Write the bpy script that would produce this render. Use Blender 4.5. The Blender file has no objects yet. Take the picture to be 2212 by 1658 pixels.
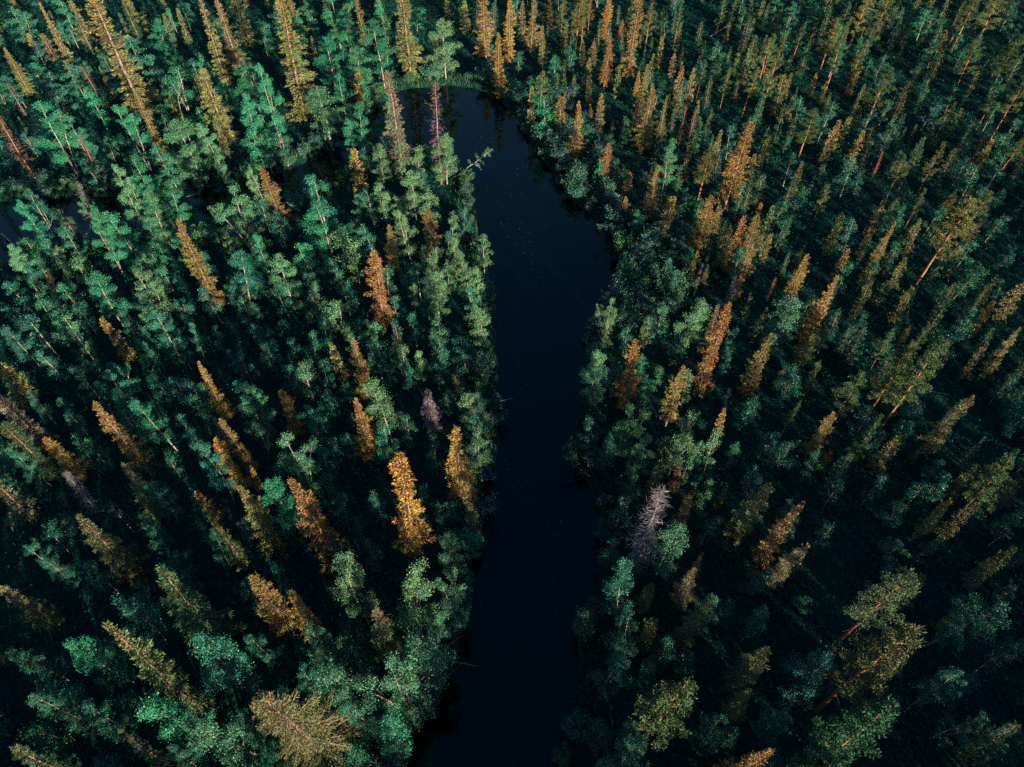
import bpy, math, random
import time as _t
_T0 = _t.time()
import numpy as np
from mathutils import Vector, Quaternion, Matrix

scene = bpy.context.scene
# ------------------------------------------------------------------ camera
CAM_H = 50.0
PITCH = math.radians(37.3)           # away from straight down
FOC = 1600.0                         # focal length in pixels of a 2212 px wide picture
cam_data = bpy.data.cameras.new("camera")
cam_data.sensor_fit = 'HORIZONTAL'
cam_data.sensor_width = 36.0
cam_data.lens = 36.0 * FOC / 2212.0
cam_data.clip_start = 0.5
cam_data.clip_end = 3000.0
cam = bpy.data.objects.new("camera", cam_data)
cam.location = (0, 0, CAM_H)
cam.rotation_euler = (PITCH, 0, 0)
scene.collection.objects.link(cam)
scene.camera = cam

# ------------------------------------------------------------------ light
SUN_EL = math.radians(14.0)
SUN_AZ = math.radians(32.0)          # sun stands behind the camera, a little to its right
world = bpy.data.worlds.new("World")
scene.world = world
world.use_nodes = True
wn = world.node_tree.nodes
wn.clear()
sky = wn.new('ShaderNodeTexSky')
sky.sky_type = 'NISHITA'
sky.sun_disc = False
sky.sun_elevation = SUN_EL
sky.sun_rotation = math.pi - SUN_AZ
sky.altitude = 200
sky.air_density = 1.0
sky.dust_density = 0.4
sky.ozone_density = 3.0
bg = wn.new('ShaderNodeBackground')
bg.inputs['Strength'].default_value = 0.05
wo = wn.new('ShaderNodeOutputWorld')
world.node_tree.links.new(sky.outputs['Color'], bg.inputs['Color'])
world.node_tree.links.new(bg.outputs['Background'], wo.inputs['Surface'])

sun_data = bpy.data.lights.new("sun", 'SUN')
sun_data.energy = 5.0
sun_data.angle = math.radians(0.5)
sun_data.color = (1.0, 0.82, 0.58)
sun = bpy.data.objects.new("sun", sun_data)
sun_dir = Vector((math.sin(SUN_AZ) * math.cos(SUN_EL), -math.cos(SUN_AZ) * math.cos(SUN_EL), math.sin(SUN_EL)))
sun.rotation_euler = sun_dir.to_track_quat('Z', 'Y').to_euler()
sun.location = sun_dir * 200
scene.collection.objects.link(sun)

scene.view_settings.view_transform = 'Standard'
scene.view_settings.look = 'None'
scene.view_settings.exposure = 1.75
scene.view_settings.gamma = 1.0
scene.cycles.max_bounces = 4
scene.cycles.diffuse_bounces = 2
scene.cycles.glossy_bounces = 2
scene.cycles.use_denoising = False

rng = np.random.default_rng(7)
random.seed(7)

# ------------------------------------------------------------------ picture <-> place
def ray(px, py):
    v = Vector(((px - 1106.0) / FOC, -(py - 829.0) / FOC, -1.0))
    return Matrix.Rotation(PITCH, 3, 'X') @ v
def on_level(px, py, z=0.0):
    d = ray(px, py)
    k = (z - CAM_H) / d.z
    return Vector((d.x * k, d.y * k, z))
NADIR_Y = 829.0 + FOC * math.tan(PITCH)

# ------------------------------------------------------------------ materials
def mat_new(name):
    m = bpy.data.materials.new(name)
    m.use_nodes = True
    nt = m.node_tree
    bs = nt.nodes['Principled BSDF']
    return m, nt, bs
def foliage_mat(name, rough, spec, spread=0.7, hue=0.02):
    m, nt, bs = mat_new(name)
    oi = nt.nodes.new('ShaderNodeObjectInfo')
    at = nt.nodes.new('ShaderNodeAttribute'); at.attribute_name = 'tone'
    mr = nt.nodes.new('ShaderNodeMapRange')
    mr.inputs['To Min'].default_value = 1 - spread; mr.inputs['To Max'].default_value = 1 + spread
    nt.links.new(at.outputs['Fac'], mr.inputs['Value'])
    mul = nt.nodes.new('ShaderNodeVectorMath'); mul.operation = 'SCALE'
    nt.links.new(oi.outputs['Color'], mul.inputs[0]); nt.links.new(mr.outputs['Result'], mul.inputs['Scale'])
    hs = nt.nodes.new('ShaderNodeHueSaturation')
    hm = nt.nodes.new('ShaderNodeMapRange')
    hm.inputs['To Min'].default_value = 0.5 - hue; hm.inputs['To Max'].default_value = 0.5 + hue
    ah = nt.nodes.new('ShaderNodeAttribute'); ah.attribute_name = 'hue'
    nt.links.new(ah.outputs['Fac'], hm.inputs['Value'])
    nt.links.new(hm.outputs['Result'], hs.inputs['Hue'])
    nt.links.new(mul.outputs[0], hs.inputs['Color'])
    nt.links.new(hs.outputs['Color'], bs.inputs['Base Color'])
    bs.inputs['Roughness'].default_value = rough
    bs.inputs['Specular IOR Level'].default_value = spec
    return m
def bark_mat(name, scale, dark, stretch):
    m, nt, bs = mat_new(name)
    oi = nt.nodes.new('ShaderNodeObjectInfo')
    tc = nt.nodes.new('ShaderNodeTexCoord')
    mp = nt.nodes.new('ShaderNodeMapping'); mp.inputs['Scale'].default_value = (1, 1, stretch)
    ns = nt.nodes.new('ShaderNodeTexNoise'); ns.inputs['Scale'].default_value = scale; ns.inputs['Detail'].default_value = 4
    nt.links.new(tc.outputs['Object'], mp.inputs['Vector']); nt.links.new(mp.outputs['Vector'], ns.inputs['Vector'])
    cr = nt.nodes.new('ShaderNodeValToRGB')
    cr.color_ramp.elements[0].position = 0.35; cr.color_ramp.elements[0].color = (dark, dark, dark, 1)
    cr.color_ramp.elements[1].position = 0.6; cr.color_ramp.elements[1].color = (1, 1, 1, 1)
    nt.links.new(ns.outputs['Fac'], cr.inputs['Fac'])
    mx = nt.nodes.new('ShaderNodeMix'); mx.data_type = 'RGBA'; mx.blend_type = 'MULTIPLY'
    mx.inputs['Factor'].default_value = 1.0
    nt.links.new(oi.outputs['Color'], mx.inputs[6]); nt.links.new(cr.outputs['Color'], mx.inputs[7])
    nt.links.new(mx.outputs[2], bs.inputs['Base Color'])
    bs.inputs['Roughness'].default_value = 0.85
    bs.inputs['Specular IOR Level'].default_value = 0.2
    bp = nt.nodes.new('ShaderNodeBump'); bp.inputs['Strength'].default_value = 0.5; bp.inputs['Distance'].default_value = 0.03
    nt.links.new(ns.outputs['Fac'], bp.inputs['Height']); nt.links.new(bp.outputs['Normal'], bs.inputs['Normal'])
    return m
M_NEEDLE = foliage_mat("needle_foliage", 0.7, 0.15, 0.75, 0.045)
M_LEAF = foliage_mat("broad_leaf", 0.5, 0.35, 0.65, 0.045)
M_UNDER = foliage_mat("low_growth", 0.9, 0.05, 0.6, 0.04)
M_TWIG = foliage_mat("dry_twig", 0.85, 0.1, 0.6)
M_BARK = bark_mat("rough_bark", 6.0, 0.5, 0.4)
M_BIRCHBARK = bark_mat("birch_bark", 5.0, 0.12, 3.0)

def ground_mat():
    m, nt, bs = mat_new("forest_floor")
    tc = nt.nodes.new('ShaderNodeTexCoord')
    n1 = nt.nodes.new('ShaderNodeTexNoise'); n1.inputs['Scale'].default_value = 0.25; n1.inputs['Detail'].default_value = 6
    n2 = nt.nodes.new('ShaderNodeTexNoise'); n2.inputs['Scale'].default_value = 3.5; n2.inputs['Detail'].default_value = 8
    nt.links.new(tc.outputs['Object'], n1.inputs['Vector']); nt.links.new(tc.outputs['Object'], n2.inputs['Vector'])
    c1 = nt.nodes.new('ShaderNodeValToRGB')
    c1.color_ramp.elements[0].position = 0.35; c1.color_ramp.elements[0].color = (0.001, 0.028, 0.028, 1)
    c1.color_ramp.elements[1].position = 0.68; c1.color_ramp.elements[1].color = (0.005, 0.034, 0.025, 1)
    nt.links.new(n1.outputs['Fac'], c1.inputs['Fac'])
    c2 = nt.nodes.new('ShaderNodeValToRGB')
    c2.color_ramp.elements[0].position = 0.3; c2.color_ramp.elements[0].color = (0.35, 0.35, 0.35, 1)
    c2.color_ramp.elements[1].position = 0.75; c2.color_ramp.elements[1].color = (1.3, 1.3, 1.3, 1)
    nt.links.new(n2.outputs['Fac'], c2.inputs['Fac'])
    mx = nt.nodes.new('ShaderNodeMix'); mx.data_type = 'RGBA'; mx.blend_type = 'MULTIPLY'; mx.inputs['Factor'].default_value = 1
    nt.links.new(c1.outputs['Color'], mx.inputs[6]); nt.links.new(c2.outputs['Color'], mx.inputs[7])
    nt.links.new(mx.outputs[2], bs.inputs['Base Color'])
    bs.inputs['Roughness'].default_value = 0.95
    bs.inputs['Specular IOR Level'].default_value = 0.1
    bp = nt.nodes.new('ShaderNodeBump'); bp.inputs['Strength'].default_value = 0.8; bp.inputs['Distance'].default_value = 0.15
    nt.links.new(n2.outputs['Fac'], bp.inputs['Height']); nt.links.new(bp.outputs['Normal'], bs.inputs['Normal'])
    return m
def water_mat():
    m, nt, bs = mat_new("dark_water")
    bs.inputs['Base Color'].default_value = (0.0, 0.0016, 0.0018, 1)
    bs.inputs['Specular Tint'].default_value = (0.08, 0.72, 0.85, 1)
    bs.inputs['Roughness'].default_value = 0.03
    bs.inputs['IOR'].default_value = 1.33
    bs.inputs['Specular IOR Level'].default_value = 0.75
    tc = nt.nodes.new('ShaderNodeTexCoord')
    ns = nt.nodes.new('ShaderNodeTexNoise'); ns.inputs['Scale'].default_value = 1.3; ns.inputs['Detail'].default_value = 3
    nt.links.new(tc.outputs['Object'], ns.inputs['Vector'])
    bp = nt.nodes.new('ShaderNodeBump'); bp.inputs['Strength'].default_value = 0.05; bp.inputs['Distance'].default_value = 0.02
    nt.links.new(ns.outputs['Fac'], bp.inputs['Height']); nt.links.new(bp.outputs['Normal'], bs.inputs['Normal'])
    return m
M_GROUND = ground_mat()
M_WATER = water_mat()

# ------------------------------------------------------------------ mesh building
class MB:
    """collects quads; 'tone' per face drives the shade of colour of that leaf"""
    def __init__(self):
        self.v = []; self.f = []; self.t = []; self.h = []; self.n = 0
    def quads(self, V, tone, hue=0.5):             # V (n,4,3)
        V = np.asarray(V, dtype=np.float32)
        k = len(V)
        if not k: return
        self.v.append(V.reshape(-1, 3))
        self.f.append((np.arange(k * 4).reshape(-1, 4) + self.n).astype(np.int32))
        self.t.append(np.asarray(tone, dtype=np.float32)); self.h.append(np.clip(np.zeros(k) + hue, 0, 1).astype(np.float32)); self.n += 4 * k
    def tube(self, P, R, sides=4):
        P = np.asarray(P, float); R = np.asarray(R, float)
        T = np.gradient(P, axis=0); T /= np.linalg.norm(T, axis=1)[:, None] + 1e-9
        up = np.array([0.31, 0.17, 0.93]) if abs(T[0, 2]) < 0.8 else np.array([0.95, 0.2, 0.1])
        A = np.cross(T, up); A /= np.linalg.norm(A, axis=1)[:, None] + 1e-9
        B = np.cross(T, A)
        ang = np.arange(sides) * 2 * np.pi / sides
        ring = P[:, None, :] + R[:, None, None] * (np.cos(ang)[None, :, None] * A[:, None, :] + np.sin(ang)[None, :, None] * B[:, None, :])
        n = len(P)
        self.v.append(ring.reshape(-1, 3).astype(np.float32))
        i, j = np.meshgrid(np.arange(n - 1), np.arange(sides), indexing='ij')
        a = i * sides + j; b = i * sides + (j + 1) % sides
        F = np.stack([a, b, b + sides, a + sides], -1).reshape(-1, 4) + self.n
        self.f.append(F.astype(np.int32)); self.t.append(np.full(len(F), 0.5, np.float32)); self.h.append(np.full(len(F), 0.5, np.float32)); self.n += n * sides
    def mesh(self, name, material, smooth=False):
        v = np.concatenate(self.v); f = np.concatenate(self.f); t = np.concatenate(self.t)
        me = bpy.data.meshes.new(name)
        me.vertices.add(len(v)); me.vertices.foreach_set('co', v.ravel())
        me.loops.add(f.size); me.loops.foreach_set('vertex_index', f.ravel())
        me.polygons.add(len(f)); me.polygons.foreach_set('loop_start', np.arange(0, f.size, 4, dtype=np.int32))
        if smooth: me.polygons.foreach_set('use_smooth', np.ones(len(f), bool))
        a = me.attributes.new('tone', 'FLOAT', 'FACE'); a.data.foreach_set('value', t)
        b = me.attributes.new('hue', 'FLOAT', 'FACE'); b.data.foreach_set('value', np.concatenate(self.h))
        me.update(calc_edges=True)
        me.materials.append(material)
        return me

def unit(a):
    return a / (np.linalg.norm(a, axis=-1, keepdims=True) + 1e-9)
def leaf_quads(C, D, L, W, N):
    """a diamond leaf at C running along D, length L, width W, facing about N"""
    D = unit(D); S = unit(np.cross(D, N)); U = np.cross(S, D)
    L = np.asarray(L)[:, None]; W = np.asarray(W)[:, None]
    return np.stack([C, C + D * L * 0.45 + S * W * 0.5 + U * W * 0.12, C + D * L, C + D * L * 0.45 - S * W * 0.5 + U * W * 0.12], 1)
def rand_unit(r, n):
    return unit(r.normal(size=(n, 3)))

# ------------------------------------------------------------------ tree shapes (each: dict of part meshes, nominal height and width)
def trunk_path(r, H, n=10, wob=0.12, lean=0.0):
    z = np.linspace(0, H, n)
    w = np.cumsum(r.normal(size=(n, 2)) * wob * H / 60, axis=0); w -= w[0]
    w[:, 0] += lean * (z / H) ** 2 * H
    return np.column_stack([w, z])
def at_height(P, z):
    return np.array([np.interp(z, P[:, 2], P[:, 0]), np.interp(z, P[:, 2], P[:, 1]), z])

def make_spruce(seed, H=14.0, R=1.35, power=0.8, bare=0.08, gap=0.35, droop=1.0, start=0.07, dead=False, dense=1.0, topbare=0.0, fine=1.0):
    r = np.random.default_rng(seed)
    tr, br, cr, cn = MB(), MB(), MB(), MB()
    P = trunk_path(r, H, 12, 0.10)
    zz = P[:, 2] / H
    tr.tube(P, (0.0045 if dead else 0.0078) * H * (1 - zz) ** 0.8 + 0.012, 7)
    step = 0.34
    ph = r.uniform(0, 6, 4)
    z = start * H
    az = r.uniform(0, 6.28)
    while z < H - 0.12:
        t = z / H
        waist = 1 - gap * (0.5 + 0.5 * math.sin(z * 1.9 + ph[0])) * (0.5 + 0.5 * math.sin(z * 0.83 + ph[1]))
        rad = R * (1 - t) ** power * min(1.0, (t + 0.12) / 0.26) * waist * r.uniform(0.8, 1.2) + 0.08
        nb = 5
        az += 0.7
        for k in range(nb):
            a = az + k * 6.283 / nb + r.normal() * 0.25
            side = 1 + 0.22 * math.sin(a - ph[2] + z * 0.4)
            L = rad * r.uniform(0.42, 1.28) * side
            if dead:
                L *= r.uniform(0.4, 1.1)
                if r.random() < 0.2: continue
            el = math.radians(-24 * droop + 62 * t ** 1.6 + r.normal() * 7)
            hd = np.array([math.cos(a), math.sin(a), 0.0])
            s = np.linspace(0, 1, 5)
            base = at_height(P, z)
            B = base + hd * (L * s * math.cos(el))[:, None]
            B[:, 2] += L * (s * math.sin(el) - 0.22 * droop * (1 - t) * s ** 2 + 0.16 * s ** 3)
            br.tube(B, (0.010 + 0.010 * L) * (1 - 0.85 * s), 3)
            isbare = dead or r.random() < bare or (t > 1 - topbare and r.random() < 0.75)
            tang = unit(B[-1] - B[0]); sd = np.array([-hd[1], hd[0], 0.0])
            if isbare:
                m = int(4 + 10 * L)
                ss = r.uniform(0.25, 1.0, m)
                C = np.stack([np.interp(ss, s, B[:, i]) for i in range(3)], 1)
                D = tang * r.uniform(0.3, 0.9, (m, 1)) + sd * r.choice([-1, 1], (m, 1)) * r.uniform(0.4, 1.0, (m, 1)) + np.array([0, 0, 1]) * r.normal(-0.25, 0.35, (m, 1))
                br.quads(leaf_quads(C, D, r.uniform(0.15, 0.42, m), np.full(m, 0.022), rand_unit(r, m)), r.uniform(0.2, 0.8, m))
                continue
            m = max(5, int(dense * L / 0.052))
            bt = r.normal(0.5, 0.13); bh = r.normal(0.5, 0.22)
            ss = r.uniform(0.12 if t > 0.7 else 0.22, 1.0, m * 3) ** 0.85
            C = np.stack([np.interp(ss, s, B[:, i]) for i in range(3)], 1)
            lat = np.tile([-1.0, 0.0, 1.0], m)[:, None]
            spread = (0.34 * (1.1 - ss) * min(1.0, L) + 0.05)[:, None]
            C = C + sd * lat * spread * r.uniform(0.1, 1.0, (m * 3, 1)) + np.array([0, 0, 1.0]) * r.normal(-0.05, 0.05, (m * 3, 1))
            D = tang * r.uniform(0.35, 1.0, (m * 3, 1)) + sd * lat * r.uniform(0.3, 0.9, (m * 3, 1)) + np.array([0, 0, 1]) * (r.normal(-0.30 * droop, 0.35, (m * 3, 1)) + 0.45 * t)
            Ls = fine * r.uniform(0.12, 0.28, m * 3) * (0.75 + 0.35 * min(1, L))
            cr.quads(leaf_quads(C, D, Ls, fine * r.uniform(0.04, 0.08, m * 3), np.array([0, 0, 0.5]) + rand_unit(r, m * 3)), np.clip(r.normal(bt, 0.2, m * 3), 0, 1), r.normal(bh, 0.12, m * 3))
            if t > 0.72 and r.random() < 0.75:
                q = r.integers(2, 6)
                s2 = r.uniform(0.45, 1.0, q)
                C = np.stack([np.interp(s2, s, B[:, i]) for i in range(3)], 1)
                cn.quads(leaf_quads(C, np.array([0, 0, -1.0]) + 0.35 * rand_unit(r, q), r.uniform(0.13, 0.2, q), r.uniform(0.05, 0.08, q), rand_unit(r, q)), r.uniform(0.3, 0.8, q))
        z += step * r.uniform(0.75, 1.25) * (0.8 if t > 0.8 else 1)
    if not dead:
        m = 40
        C = at_height(P, H) + np.column_stack([r.normal(size=(m, 2)) * 0.05, -r.uniform(0, 0.7, m)])
        cr.quads(leaf_quads(C, np.array([0, 0, 1.0]) + 0.8 * rand_unit(r, m), r.uniform(0.12, 0.28, m), np.full(m, 0.06), rand_unit(r, m)), r.uniform(0.3, 0.8, m))
    out = {'H': H, 'W': (1.25 if dead else 1.5) * R, 'trunk': tr.mesh('spruce_trunk', M_BARK, True), 'branches': br.mesh('spruce_branches', M_TWIG)}
    if not dead:
        out['crown'] = cr.mesh('spruce_crown', M_NEEDLE)
        out['cones'] = cn.mesh('spruce_cones', M_TWIG)
    return out

def clump_leaves(mb, r, c, rad, n, size, flat=0.65, hang=0.2):
    Q = rand_unit(r, n) * (r.uniform(0, 1, n) ** 0.45)[:, None] * rad
    Q[:, 2] *= flat
    C = c + Q
    D = rand_unit(r, n) + np.array([0, 0, -hang])
    N = rand_unit(r, n) + np.array([0, 0, 0.35])
    L = r.uniform(0.75, 1.3, n) * size
    mb.quads(leaf_quads(C, D, L, L * r.uniform(0.6, 0.85, n), N), np.clip(r.normal(r.normal(0.5, 0.1), 0.2, n), 0, 1), r.normal(r.normal(0.5, 0.2), 0.1, n))

def make_birch(seed, H=9.0, R=1.7, clear=0.18, limbs=18, stems=1, leaf=0.092, clump=0.50, per=98, sparse=1.15, lean=0.03, twist=0.25):
    r = np.random.default_rng(seed)
    tr, br, cr = MB(), MB(), MB()
    for st in range(stems):
        Hs = H * (1 if st == 0 else r.uniform(0.7, 0.92))
        P = trunk_path(r, Hs, 12, twist, lean if st == 0 else r.normal() * 0.1)
        if st: 
            a0 = r.uniform(0, 6.28)
            P[:, 0] += math.cos(a0) * (0.1 + 0.12 * P[:, 2]); P[:, 1] += math.sin(a0) * (0.1 + 0.12 * P[:, 2])
        zz = P[:, 2] / Hs
        tr.tube(P, 0.0095 * Hs * (1 - zz) ** 0.7 + 0.012, 7)
        n = int(limbs * (1 if stems == 1 else 0.7))
        for k in range(n):
            t = clear + (0.97 - clear) * ((k + r.uniform(0, 0.8)) / n)
            u = (t - clear) / (1 - clear)
            prof = (math.sin(math.pi * min(1, 0.16 + 0.80 * u) ** 0.85)) ** 0.8
            L = R * prof * r.uniform(0.65, 1.2) + 0.25
            a = k * 2.4 + r.normal() * 0.4
            el = math.radians(r.uniform(28, 55) + 18 * u)
            hd = np.array([math.cos(a), math.sin(a), 0.0])
            s = np.linspace(0, 1, 6)
            z0 = max(0.05, t * Hs - L * 0.35)
            B = at_height(P, z0) + hd * (L * s * math.cos(el * 0.8))[:, None]
            B[:, 2] += L * (s * math.sin(el) * 1.05 - 0.35 * s ** 2.5)
            B[1:] += r.normal(size=(5, 3)) * 0.04 * L
            br.tube(B, (0.012 + 0.014 * L) * (1 - 0.85 * s), 4)
            nc = max(2, int(sparse * (2.2 + 3.2 * L)))
            for c in range(nc):
                q = r.uniform(0.35, 1.05)
                ctr = np.array([np.interp(q, s, B[:, i]) for i in range(3)])
                off = rand_unit(r, 1)[0] * np.array([1, 1, 0.55]) * (0.22 + 0.22 * L) * r.uniform(0.2, 1)
                e = ctr + off
                br.tube(np.array([ctr, (ctr + e) / 2 + [0, 0, 0.04], e]), [0.012, 0.008, 0.004], 3)
                clump_leaves(cr, r, e, clump * r.uniform(0.6, 1.25), int(per * r.uniform(0.6, 1.3)), leaf)
        clump_leaves(cr, r, at_height(P, Hs * 0.985), 0.35, int(per * 0.8), leaf)
        clump_leaves(cr, r, at_height(P, Hs * 0.93), 0.45, per, leaf)
    return {'H': H, 'W': 2 * R * 0.98, 'trunk': tr.mesh('birch_trunk', M_BIRCHBARK, True), 'branches': br.mesh('birch_branches', M_TWIG), 'crown': cr.mesh('birch_crown', M_LEAF)}

def make_pine(seed, H=14.0, R=1.9, clear=0.48, limbs=26, tufts=9, twist=0.12, roundness=0.7):
    r = np.random.default_rng(seed)
    tr, br, cr = MB(), MB(), MB()
    P = trunk_path(r, H, 12, twist)
    zz = P[:, 2] / H
    tr.tube(P, 0.0088 * H * (1 - zz) ** 0.75 + 0.02, 8)
    def tuft(c, rad, n):
        Q = rand_unit(r, n) * (r.uniform(0.1, 1, n) ** 0.5)[:, None] * rad; Q[:, 2] *= 0.6
        D = unit(Q) + 0.7 * rand_unit(r, n) + np.array([0, 0, 0.55])
        L = r.uniform(0.10, 0.20, n)
        cr.quads(leaf_quads(c + Q * 0.8, D, L, L * r.uniform(0.26, 0.42, n), rand_unit(r, n)), np.clip(r.normal(r.normal(0.5, 0.12), 0.2, n), 0, 1), r.normal(r.normal(0.5, 0.2), 0.1, n))
    for k in range(limbs):
        u = (k + r.uniform(0, 0.9)) / limbs
        t = clear + (0.97 - clear) * u
        prof = (1 - u) ** roundness * min(1, 0.7 + 1.2 * u)
        L = R * prof * r.uniform(0.6, 1.2) + 0.35
        a = k * 2.4 + r.normal() * 0.5
        el = math.radians(r.uniform(0, 25) + 35 * u)
        hd = np.array([math.cos(a), math.sin(a), 0.0])
        s = np.linspace(0, 1, 6)
        B = at_height(P, t * H) + hd * (L * s * math.cos(el))[:, None]
        B[:, 2] += L * (s * math.sin(el) - 0.12 * np.sin(s * 3.1) + 0.12 * s ** 2)
        B[1:] += r.normal(size=(5, 3)) * 0.05 * L
        br.tube(B, (0.018 + 0.016 * L) * (1 - 0.8 * s), 4)
        nt_ = int(tufts * (0.6 + 0.6 * L))
        for c in range(nt_):
            q = r.uniform(0.38, 1.04)
            ctr = np.array([np.interp(q, s, B[:, i]) for i in range(3)])
            e = ctr + rand_unit(r, 1)[0] * np.array([1, 1, 0.5]) * (0.16 + 0.24 * L) * r.uniform(0.3, 1) + [0, 0, 0.08]
            br.tube(np.array([ctr, e]), [0.012, 0.005], 3)
            tuft(e, r.uniform(0.2, 0.38), int(r.uniform(34, 56)))
    for k in range(5):                                    # dry stubs below the crown
        z = H * clear * r.uniform(0.5, 1.0); a = r.uniform(0, 6.28); L = r.uniform(0.3, 1.1)
        b = at_height(P, z); e = b + np.array([math.cos(a) * L, math.sin(a) * L, -0.1 * L])
        br.tube(np.array([b, (b + e) / 2 + [0, 0, 0.05], e]), [0.02, 0.014, 0.005], 3)
    tuft(at_height(P, H * 0.99), 0.35, 60)
    return {'H': H, 'W': 2 * R, 'trunk': tr.mesh('pine_trunk', M_BARK, True), 'branches': br.mesh('pine_branches', M_TWIG), 'crown': cr.mesh('pine_crown', M_NEEDLE)}

def make_shrub(seed, H=1.7, R=1.25, per=34, leaf=0.105):
    r = np.random.default_rng(seed)
    br, cr = MB(), MB()
    for k in range(11):
        a = r.uniform(0, 6.28); L = H * r.uniform(0.65, 1.05); o = R * r.uniform(0.15, 0.95)
        s = np.linspace(0, 1, 5)
        B = np.column_stack([math.cos(a) * o * s ** 1.3, math.sin(a) * o * s ** 1.3, L * s])
        B[1:] += r.normal(size=(4, 3)) * 0.05
        br.tube(B, 0.022 * (1 - 0.8 * s), 4)
        for c in range(5):
            q = r.uniform(0.4, 1.0)
            ctr = np.array([np.interp(q, s, B[:, i]) for i in range(3)]) + r.normal(size=3) * 0.16
            clump_leaves(cr, r, ctr, r.uniform(0.2, 0.42), per, leaf, 0.8, 0)
    return {'H': H, 'W': 2 * R, 'branches': br.mesh('shrub_stems', M_TWIG), 'crown': cr.mesh('shrub_foliage', M_LEAF)}

def make_log(seed, L=6.0, branchy=True):
    r = np.random.default_rng(seed)
    tr, br = MB(), MB()
    P = trunk_path(r, L, 9, 0.35)
    s = P[:, 2] / L
    tr.tube(P, 0.10 * (1 - 0.8 * s) + 0.012, 7)
    for k in range(9 if branchy else 4):
        z = L * r.uniform(0.3, 0.97); a = r.uniform(0, 6.28); l = r.uniform(0.25, 1.0)
        b = at_height(P, z); e = b + np.array([math.cos(a) * l, math.sin(a) * l, 0.6 * l])
        m = (b + e) / 2 + r.normal(size=3) * 0.08
        br.tube(np.array([b, m, e]), [0.025, 0.015, 0.005], 3)
    return {'H': L, 'W': 1.0, 'trunk': tr.mesh('log_trunk', M_BARK, True), 'branches': br.mesh('log_branches', M_TWIG)}

SPRUCE = [make_spruce(11, power=0.8), make_spruce(12, R=1.2, power=0.6, gap=0.55, bare=0.14), make_spruce(13, R=1.5, power=0.72, gap=0.45, dense=1.15),
          make_spruce(14, R=1.1, power=0.55, gap=0.65, bare=0.22), make_spruce(15, R=1.5, power=0.95, gap=0.3, droop=1.2, dense=1.2),
          make_spruce(16, R=1.35, power=0.75, gap=0.5, bare=0.22, topbare=0.25), make_spruce(17, R=1.25, power=0.5, gap=0.7, bare=0.12),
          make_spruce(18, R=1.4, power=0.85, gap=0.55, bare=0.32, droop=0.8), make_spruce(19, R=1.4, power=0.65, gap=0.4, bare=0.1, start=0.2)]
SPRUCE_BROAD = [make_spruce(21, H=12, R=2.3, power=0.65, gap=0.35, bare=0.15, dense=3.0, fine=0.5), make_spruce(22, H=12, R=2.4, power=0.5, gap=0.4, bare=0.24, dense=3.0, fine=0.5)]
SPRUCE_HUGE = [make_spruce(23, H=9, R=2.9, power=0.36, gap=0.35, bare=0.14, dense=3.2, fine=0.42, droop=1.3)]
DEAD = [make_spruce(31, R=1.0, power=0.5, dead=True, gap=0.4), make_spruce(32, R=1.25, power=0.45, dead=True, gap=0.4, droop=0.7, start=0.25), make_spruce(33, R=0.9, power=0.6, dead=True, gap=0.5, droop=1.3, start=0.15)]
BIRCH = [make_birch(41), make_birch(42, R=1.5, clear=0.25, limbs=17), make_birch(43, R=1.9, stems=2, limbs=15), make_birch(44, R=1.6, clear=0.14, limbs=20),
         make_birch(45, R=1.75, clear=0.30, sparse=0.85, twist=0.45), make_birch(46, R=1.8, stems=3, limbs=14, per=80), make_birch(47, R=1.5, clear=0.32, limbs=14, twist=0.4)]
PINE = [make_pine(51, clear=0.36), make_pine(52, R=1.6, clear=0.3), make_pine(53, R=2.1, clear=0.4, roundness=0.45), make_pine(54, R=1.5, clear=0.45, limbs=22), make_pine(55, R=2.0, clear=0.28, limbs=30)]
PINE_BROAD = [make_pine(61, H=12, R=2.9, clear=0.16, limbs=38, tufts=9, roundness=0.5), make_pine(62, H=12, R=3.0, clear=0.2, limbs=36, tufts=9, roundness=0.4)]
SHRUB = [make_shrub(71), make_shrub(72, H=1.3, R=1.4), make_shrub(73, H=2.1, R=1.1)]
SAPLING = [make_birch(81, H=4.5, R=1.0, clear=0.15, limbs=9, per=60, clump=0.4), make_birch(82, H=4.5, R=1.15, clear=0.2, limbs=10, per=55, clump=0.42, stems=2), make_birch(83, H=4.5, R=0.85, clear=0.25, limbs=8, per=60, clump=0.36)]
YOUNG = [make_spruce(91, H=5, R=0.8, gap=0.4), make_spruce(92, H=5, R=0.65, gap=0.5, bare=0.15), make_spruce(93, H=5, R=0.95, power=0.7)]
LOG = [make_log(95), make_log(96, branchy=False), make_log(97, 7.0)]

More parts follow.
